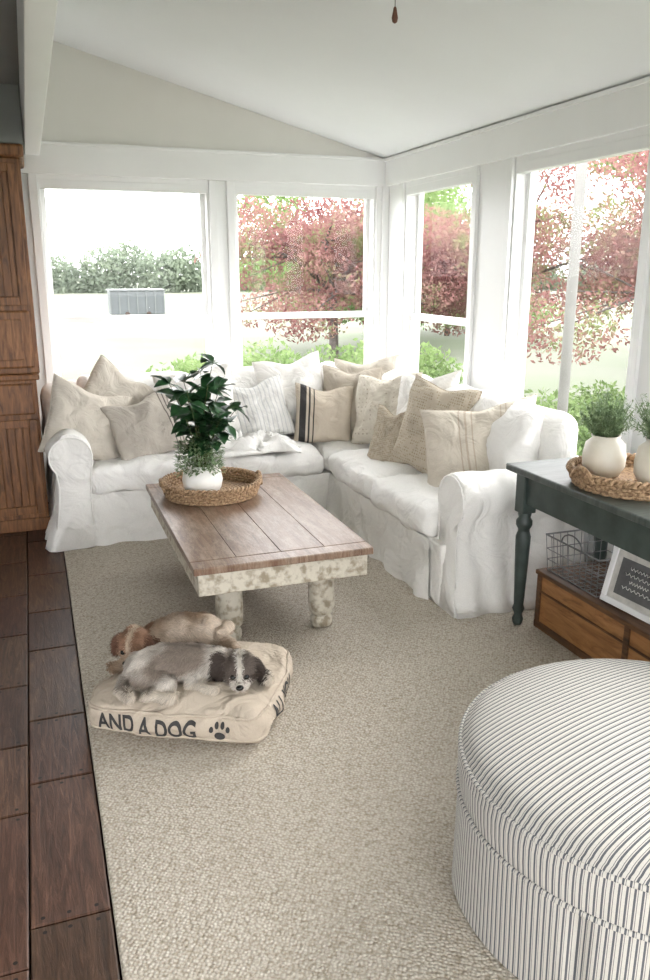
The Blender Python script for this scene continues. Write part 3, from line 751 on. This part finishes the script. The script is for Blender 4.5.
for (x,z,a,b_) in ((.175,-.018,.019,.015),(.147,.006,.007,.011),(.165,.020,.007,.012),(.185,.020,.007,.012),(.203,.006,.007,.011)):
    v,f=pad(x,z,a,b_); A.add(v,f)
A.build('paw_print',M_ink,db,False)
# ---------------------------------------------------------------- dogs
M_fur,nt,b=base('dog_fur'); b.inputs['Roughness'].default_value=.7; b.inputs['Specular IOR Level'].default_value=.25
at=N(nt,'ShaderNodeAttribute'); at.attribute_name='Col'; nt.links.new(at.outputs['Color'],b.inputs['Base Color'])
def setcol(o,colf):
    ca=o.data.color_attributes.new('Col','FLOAT_COLOR','POINT'); a=[]
    for v in o.data.vertices: a+=list(colf(v.co))+[1]
    ca.data.foreach_set('color',a)
def dog(name,caps,colf,flen,comb,nfur,lenf=None):
    e=empty(name); bm=bmesh.new()
    for (p0,r0,p1,r1) in caps:
        p0=Vector(p0);p1=Vector(p1); n=max(2,int((p1-p0).length/.010)+1)
        for i in range(n):
            t_=i/(n-1); bmesh.ops.create_icosphere(bm,subdivisions=2,radius=r0+(r1-r0)*t_,matrix=Matrix.Translation(p0.lerp(p1,t_)))
    m=D.meshes.new('tmp'); bm.to_mesh(m); bm.free()
    o=link(D.objects.new('tmp',m)); r=o.modifiers.new('r','REMESH'); r.mode='VOXEL'; r.voxel_size=.005
    s=o.modifiers.new('s','SMOOTH'); s.iterations=6; s.factor=.6
    C.view_layer.update()
    m2=D.meshes.new_from_object(o.evaluated_get(C.evaluated_depsgraph_get())); D.objects.remove(o)
    body=link(D.objects.new('body',m2),e); m2.materials.clear(); m2.materials.append(M_fur)
    m2.polygons.foreach_set('use_smooth',[True]*len(m2.polygons)); setcol(body,colf)
    m2.calc_loop_triangles(); tris=m2.loop_triangles; ar=np.array([t.area for t in tris]); pr=ar/ar.sum()
    ch_=np.random.choice(len(tris),nfur,p=pr); V=[];F=[];CC=[]
    for ti in ch_:
        t=tris[ti]; a,b_,c=[m2.vertices[i].co for i in t.vertices]; r1,r2=random.random(),random.random()
        if r1+r2>1: r1,r2=1-r1,1-r2
        p=a+(b_-a)*r1+(c-a)*r2; nr=t.normal
        g=comb(p); g=(g-nr*g.dot(nr)); g=g+Vector((noise.noise(p*28),noise.noise(p*28+Vector((5,5,5))),noise.noise(p*28+Vector((0,9,0)))))*.9
        Lh=flen*random.uniform(.6,1.2)*(lenf(p) if lenf else 1)
        d=(g*.9+nr*.55+rv()*.15).normalized(); d2=(g*1.1+nr*.1+Vector((0,0,-.35))+rv()*.2).normalized()
        sdir=d.cross(nr)
        if sdir.length<.01: sdir=Vector((1,0,0))
        sdir.normalize(); w_=.0009
        k=len(V); q1=p+d*Lh*.5; q2=q1+d2*Lh*.5; p=p-nr*.002
        V+=[p-sdir*w_,p+sdir*w_,q1+sdir*w_*.8,q1-sdir*w_*.8,q2]
        F+=[(k,k+1,k+2,k+3),(k+3,k+2,k+4)]
        cc=colf(p+rv()*.006); s_=random.uniform(.7,1.2); CC+=[tuple(x*s_ for x in cc)]*5
    fo=mesh('fur',V,F,M_fur,e,True); ca=fo.data.color_attributes.new('Col','FLOAT_COLOR','POINT')
    ca.data.foreach_set('color',[c for q in CC for c in (*q,1)])
    return e
def sph(nm,c,r,mat,parent,s=(1,1,1)):
    bm=bmesh.new(); bmesh.ops.create_uvsphere(bm,u_segments=16,v_segments=12,radius=r); m=D.meshes.new(nm); bm.to_mesh(m); bm.free()
    m.polygons.foreach_set('use_smooth',[True]*len(m.polygons)); m.materials.append(mat)
    o=link(D.objects.new(nm,m),parent); o.location=c; o.scale=s; return o
def up_(c,dz,dx=0): 
    return [((Vector(a)+Vector((dx,0,dz))),b_,(Vector(c_)+Vector((dx,0,dz))),d) for a,b_,c_,d in c]
class Head:
    def __init__(s,H,fw,k=1.0):
        s.H=Vector(H); s.fw=Vector(fw).normalized(); s.sd=Vector((-s.fw.y,s.fw.x,0)).normalized(); s.up=s.sd.cross(s.fw).normalized(); s.k=k
        if s.up.z<0: s.up=-s.up
    def p(s,a,b,c): return s.H+(s.sd*a+s.fw*b+s.up*c)*s.k
    def loc(s,q):
        q=q-s.H; return q.dot(s.sd)/s.k,q.dot(s.fw)/s.k,q.dot(s.up)/s.k
    def caps(s):
        p=s.p; k=s.k
        C_=[(p(0,-.012,.004),.056*k,p(0,.008,.010),.054*k),(p(-.024,.018,-.014),.034*k,p(.024,.018,-.014),.034*k),
            (p(0,.040,-.016),.026*k,p(0,.066,-.020),.021*k),(p(-.015,.058,-.028),.017*k,p(.015,.058,-.028),.017*k),
            (p(0,.052,-.042),.014*k,p(0,.060,-.041),.012*k)]
        for e in(-1,1):
            C_+=[(p(e*.046,-.004,.034),.013*k,p(e*.066,.006,.006),.018*k),(p(e*.066,.006,.006),.018*k,p(e*.070,.014,-.034),.013*k),
                 (p(e*.022,.040,.022),.012*k,p(e*.034,.030,.020),.012*k)]
        return C_
    def face(s,g):
        p=s.p;k=s.k
        for e in(-1,1): sph('eye',p(.024*e,.054,.008),.0098*k,M_black,g)
        sph('nose',p(0,.089,-.010),.0115*k,M_black,g,(1.25,1,.85))
        tube('mouth',[p(-.020,.072,-.037),p(-.010,.080,-.033),p(0,.083,-.026),p(.010,.080,-.033),p(.020,.072,-.037)],.0016*k,M_black,g,6)
    def comb(s,q):
        a,b,c=s.loc(q)
        if b>.045: return s.sd*(1 if a>0 else -1)*.9-s.up*1.0-s.fw*.3
        return s.sd*(1.2 if a>0 else -1.2)*(abs(a)*14+.2)-s.up*.6-s.fw*.2
    def flen(s,q):
        a,b,c=s.loc(q)
        if math.sqrt(a*a+b*b+c*c)>.11: return 1
        if abs(a)>.05: return 1.1
        if b>.02 and c>-.012: return .38
        if b>.03: return .7
        return .8
# front dog lies with its chin lowered on the bed
HD1=Head((.598,2.555,.214),(-.25,-.93,-.26))
caps=up_([((.265,2.655,.190),.066,(.34,2.665,.196),.070),((.34,2.665,.196),.070,(.44,2.645,.193),.068),((.44,2.645,.193),.068,(.55,2.60,.188),.054),
 ((.265,2.62,.18),.050,(.335,2.575,.158),.034),((.335,2.575,.158),.028,(.262,2.540,.146),.019),((.262,2.540,.146),.017,(.325,2.512,.141),.015),((.325,2.512,.141),.019,(.345,2.508,.141),.018),
 ((.46,2.615,.17),.038,(.425,2.565,.15),.024),((.425,2.565,.15),.021,(.475,2.515,.142),.017),((.475,2.515,.142),.019,(.495,2.505,.142),.018),
 ((.50,2.61,.17),.036,(.665,2.60,.145),.020),((.665,2.60,.145),.018,(.690,2.535,.142),.017),((.69,2.535,.142),.019,(.692,2.515,.142),.018),
 ((.215,2.66,.175),.020,(.180,2.60,.155),.018),((.180,2.60,.155),.018,(.21,2.535,.148),.013)],.030)+HD1.caps()
def col2(p):
    a,b_,c=HD1.loc(p); r=math.sqrt(a*a+b_*b_+c*c)
    if r<.105 and (b_>-.028 or abs(a)<.045):
        if abs(a)<.009 and c>-.006 and b_<.07: return (.60,.56,.50)
        if b_>.048 and c<-.004: return (.62,.57,.51)
        if abs(a)>.050: return (.060,.045,.038)
        if c>-.020 and b_>-.01: return (.12,.095,.08)
        if c<-.024: return (.50,.45,.40)
        return (.26,.22,.185)
    if p.z<.192 : return (.66,.59,.50)
    n=noise.noise(p*9+Vector((3,1,0))); t=min(1,max(0,.48+n*2.3))
    return tuple((1-t)*x+t*y for x,y in zip((.24,.195,.16),(.62,.57,.51)))
g=dog('shih_tzu_dog',caps,col2,.022,lambda p: HD1.comb(p) if (p-HD1.H).length<.1 else Vector((-.9,-.1,-.6)),46000,HD1.flen)
HD1.face(g)
HD2=Head((.262,2.850,.228),(-.50,-.82,-.32),1.0)
caps=up_([((.36,2.885,.19),.062,(.44,2.885,.20),.072),((.44,2.885,.20),.072,(.53,2.86,.195),.072),((.36,2.885,.19),.062,(.285,2.87,.18),.048),
 ((.55,2.84,.18),.05,(.61,2.765,.155),.03),((.61,2.765,.155),.026,(.55,2.745,.145),.018),((.55,2.745,.145),.017,(.61,2.72,.142),.017),
 ((.34,2.85,.17),.038,(.32,2.80,.15),.022),((.32,2.80,.15),.020,(.27,2.765,.142),.017),((.30,2.85,.16),.03,(.20,2.80,.143),.017),((.20,2.80,.143),.018,(.17,2.785,.143),.017),
 ((.585,2.87,.19),.024,(.615,2.835,.215),.024),((.615,2.835,.215),.022,(.575,2.79,.215),.016)],.036)+HD2.caps()
def col1(p):
    a,b_,c=HD2.loc(p); r=math.sqrt(a*a+b_*b_+c*c)
    if r<.105 and (b_>-.028 or abs(a)<.045):
        if b_>.044 and c<.004: return (.48,.36,.26)
        if abs(a)<.009 and c>-.006: return (.50,.39,.29)
        if abs(a)>.048: return (.14,.07,.045)
        return (.29,.165,.105)
    n=noise.noise(p*9); t=min(1,max(0,.55+n*1.8-(max(0,.34-p.x))*3))
    return tuple((1-t)*x+t*y for x,y in zip((.36,.25,.17),(.62,.52,.42)))
g=dog('shih_tzu_dog',caps,col1,.024,lambda p: Vector((.8,.1,-.5)) if (p-HD2.H).length>.09 else HD2.comb(p),38000,HD2.flen)
HD2.face(g)
# ---------------------------------------------------------------- ceiling fan
cf=empty('ceiling_fan'); fx,fy=1.0,2.02; zt=zc(fx)
lathe('canopy',[(.07,.03),(.075,-.02),(.05,-.05),(.015,-.06)][::-1],(fx,fy,zt),M_fan,cf,24)
lathe('downrod',[(.012,0),(.012,.12)],(fx,fy,zt-.16),M_fan,cf,12)
lathe('motor',[(.03,-.02),(.09,0),(.11,.03),(.11,.07),(.07,.1),(.02,.11)],(fx,fy,zt-.26),M_fan,cf,28)
for k in range(5):
    a=2*pi*k/5+.3; d=Vector((math.cos(a),math.sin(a),0)); s=Vector((-d.y,d.x,0)); c0=Vector((fx,fy,zt-.22)); v=[]
    for (r_,w_) in((.12,.03),(.2,.055),(.52,.065),(.56,.05)):
        for sg,dz in((-1,-.008),(1,.008)):
            for th in(0,.006): v.append(c0+d*r_+s*w_*sg+Vector((0,0,dz+th)))
    f=[]
    for i in range(3):
        o_=i*4; f+=[(o_,o_+4,o_+6,o_+2),(o_+1,o_+3,o_+7,o_+5),(o_,o_+1,o_+5,o_+4),(o_+2,o_+6,o_+7,o_+3)]
    f+=[(0,2,3,1),(12,13,15,14)]
    mesh('blade_%d'%k,v,f,M_fan,cf)
ex,ey=.915,2.02
tube('pull_chain',[(ex,ey,zt-.24),(ex,ey,2.225)],.0012,M_wire,cf,6)
lathe('pull_knob',[(.002,0),(.006,.003),(.008,.012),(.0055,.025),(.004,.034),(.002,.037)],(ex,ey,2.190),M_knob,cf,16)
# ---------------------------------------------------------------- outside
gr=mesh('lawn_ground',[(-200,-60,-.5),(260,-60,-.5),(260,260,-.5),(-200,260,-.5)],[(0,1,2,3)],M_grass)
def leaves(name,blobs,n,size,mat,parent=None):
    tot=sum(b[1][0]*b[1][1]*b[1][2] for b in blobs)
    P=[]
    for c,r in blobs:
        k=int(n*r[0]*r[1]*r[2]/tot); d=np.random.normal(size=(k,3)); d/=np.linalg.norm(d,axis=1)[:,None]
        rad=np.random.uniform(.1,1.1,(k,1))**.5; P.append(np.array(c)+d*rad*np.array(r))
    P=np.concatenate(P); k=len(P)
    a=np.random.normal(size=(k,3)); a/=np.linalg.norm(a,axis=1)[:,None]; b=np.random.normal(size=(k,3)); b-=a*(a*b).sum(1)[:,None]; b/=np.linalg.norm(b,axis=1)[:,None]
    s=np.random.uniform(.6,1.3,(k,1))*size
    V=np.stack([P-a*s,P-b*s*.45,P+a*s,P+b*s*.45],1).reshape(-1,3)
    m=D.meshes.new(name); m.vertices.add(4*k); m.vertices.foreach_set('co',V.ravel()); m.loops.add(4*k); m.loops.foreach_set('vertex_index',np.arange(4*k,dtype=np.int32))
    m.polygons.add(k); m.polygons.foreach_set('loop_start',np.arange(k,dtype=np.int32)*4); m.update(calc_edges=True)
    m.materials.append(mat); return link(D.objects.new(name,m),parent)
def tree(name,base_,h0,R,nb,nl,mat,size=.06,tr=.07,lo=.0):
    e=empty(name); A=Acc(); blobs=[]; B=Vector(base_)
    fork=B+Vector((0,0,h0)); v,f=tube_geo([B,B+Vector((.03,.02,h0*.5)),fork],[tr*1.3,tr,tr*.85],10); A.add(v,f)
    for i in range(nb):
        a=2*pi*i/nb+random.uniform(-.3,.3); el=random.uniform(lo,1.2); L_=R*random.uniform(.55,1)
        d=Vector((math.cos(a)*math.cos(el),math.sin(a)*math.cos(el),math.sin(el)*.9)); p=fork+d*L_
        mid=fork.lerp(p,.5)+Vector((random.uniform(-.2,.2),random.uniform(-.2,.2),.15))
        v,f=tube_geo([fork,mid,p],[tr*.5,tr*.3,tr*.1],6); A.add(v,f)
        blobs.append((tuple(p),(R*.30,R*.30,R*.16))); blobs.append((tuple(mid),(R*.24,R*.24,R*.12)))
        for k in range(4):
            q=mid+Vector((random.uniform(-1,1),random.uniform(-1,1),random.uniform(-.5,.5)))*R*.5
            v,f=tube_geo([mid,q],[tr*.22,tr*.06],5); A.add(v,f); blobs.append((tuple(q),(R*.2,R*.2,R*.09)))
    A.build('branches',M_bark,e); leaves('leaves',blobs,nl,size,mat,e)
tree('japanese_maple_tree',(4.1,11.0,-.5),1.8,2.0,10,26000,M_maple,.034,lo=-.3)
tree('japanese_maple_tree',(6.2,10.4,-.5),1.8,2.1,10,26000,M_maple,.034,lo=-.3)
tree('japanese_maple_tree',(7.9,7.9,-.5),1.9,2.5,12,38000,M_maple,.034,lo=-.3)
tree('shade_tree',(15,13,-.5),2.6,4.0,10,26000,M_green,.09)
tree('shade_tree',(8.5,20,-.5),1.6,3.6,11,28000,M_green,.08,lo=-.3)
tree('shade_tree',(13,24,-.5),1.6,4.2,11,28000,M_green,.08,lo=-.3)
tree('shade_tree',(19,10,-.5),2.6,4.0,10,26000,M_green,.09,lo=-.2)
sh=[]
for i in range(16): sh.append(((random.uniform(.9,1.9),random.uniform(7.2,8.2),random.uniform(.15,.52)),(.32,.36,.36)))
for i in range(18): sh.append(((random.uniform(1.9,4.2),random.uniform(7.2,8.4),random.uniform(.05,.50)),(.42,.40,.42)))
for i in range(7): sh.append(((random.uniform(4.6,6.4),random.uniform(6.9,8.4),random.uniform(-.35,.10)),(.5,.5,.36)))
leaves('garden_shrub',sh,36000,.040,M_green)
ft=[]
for i in range(60): ft.append(((-24+i*2.6,84+random.uniform(-3,3)-max(0,i-26)*.8,.4+random.uniform(-.3,.6)+(1.0 if 11<i<16 else 0)),(2.6,2.0,2.0+random.uniform(-.3,.7))))
leaves('distant_treeline',ft,90000,.26,M_far)
ut=empty('farm_trailer'); bxx,byy=4.85,39.5
M_tr=simple('trailer_white',(.13,.14,.14),.5,.1,2)
M_tg=simple('trailer_grey',(.095,.105,.11),.5,.1,2)
box('body',bxx-1.25,bxx+1.25,byy,byy+1.4,-.42,.66,M_tg,ut,.03); box('roof',bxx-1.3,bxx+1.3,byy-.05,byy+1.45,.66,.74,M_tr,ut,.03)
for i in range(7):
    x=bxx-1.25+i*.4165; box('rib_%d'%i,x-.03,x+.03,byy-.05,byy,-.40,.67,M_tr,ut,0)
for x in(bxx-.5,bxx+.5):
    v,f=tube_geo([(x,byy-.08,-.39),(x,byy-.01,-.39)],.11,20); mesh('wheel',v,f,M_hdark,ut,True)
lathe('garden_post',[(.045,0),(.045,3.2),(.06,3.22),(.02,3.3)],(4.2,5.65,-.5),simple('pale_post',(.3,.29,.28),.7,.1,8),None,14)
print('done')
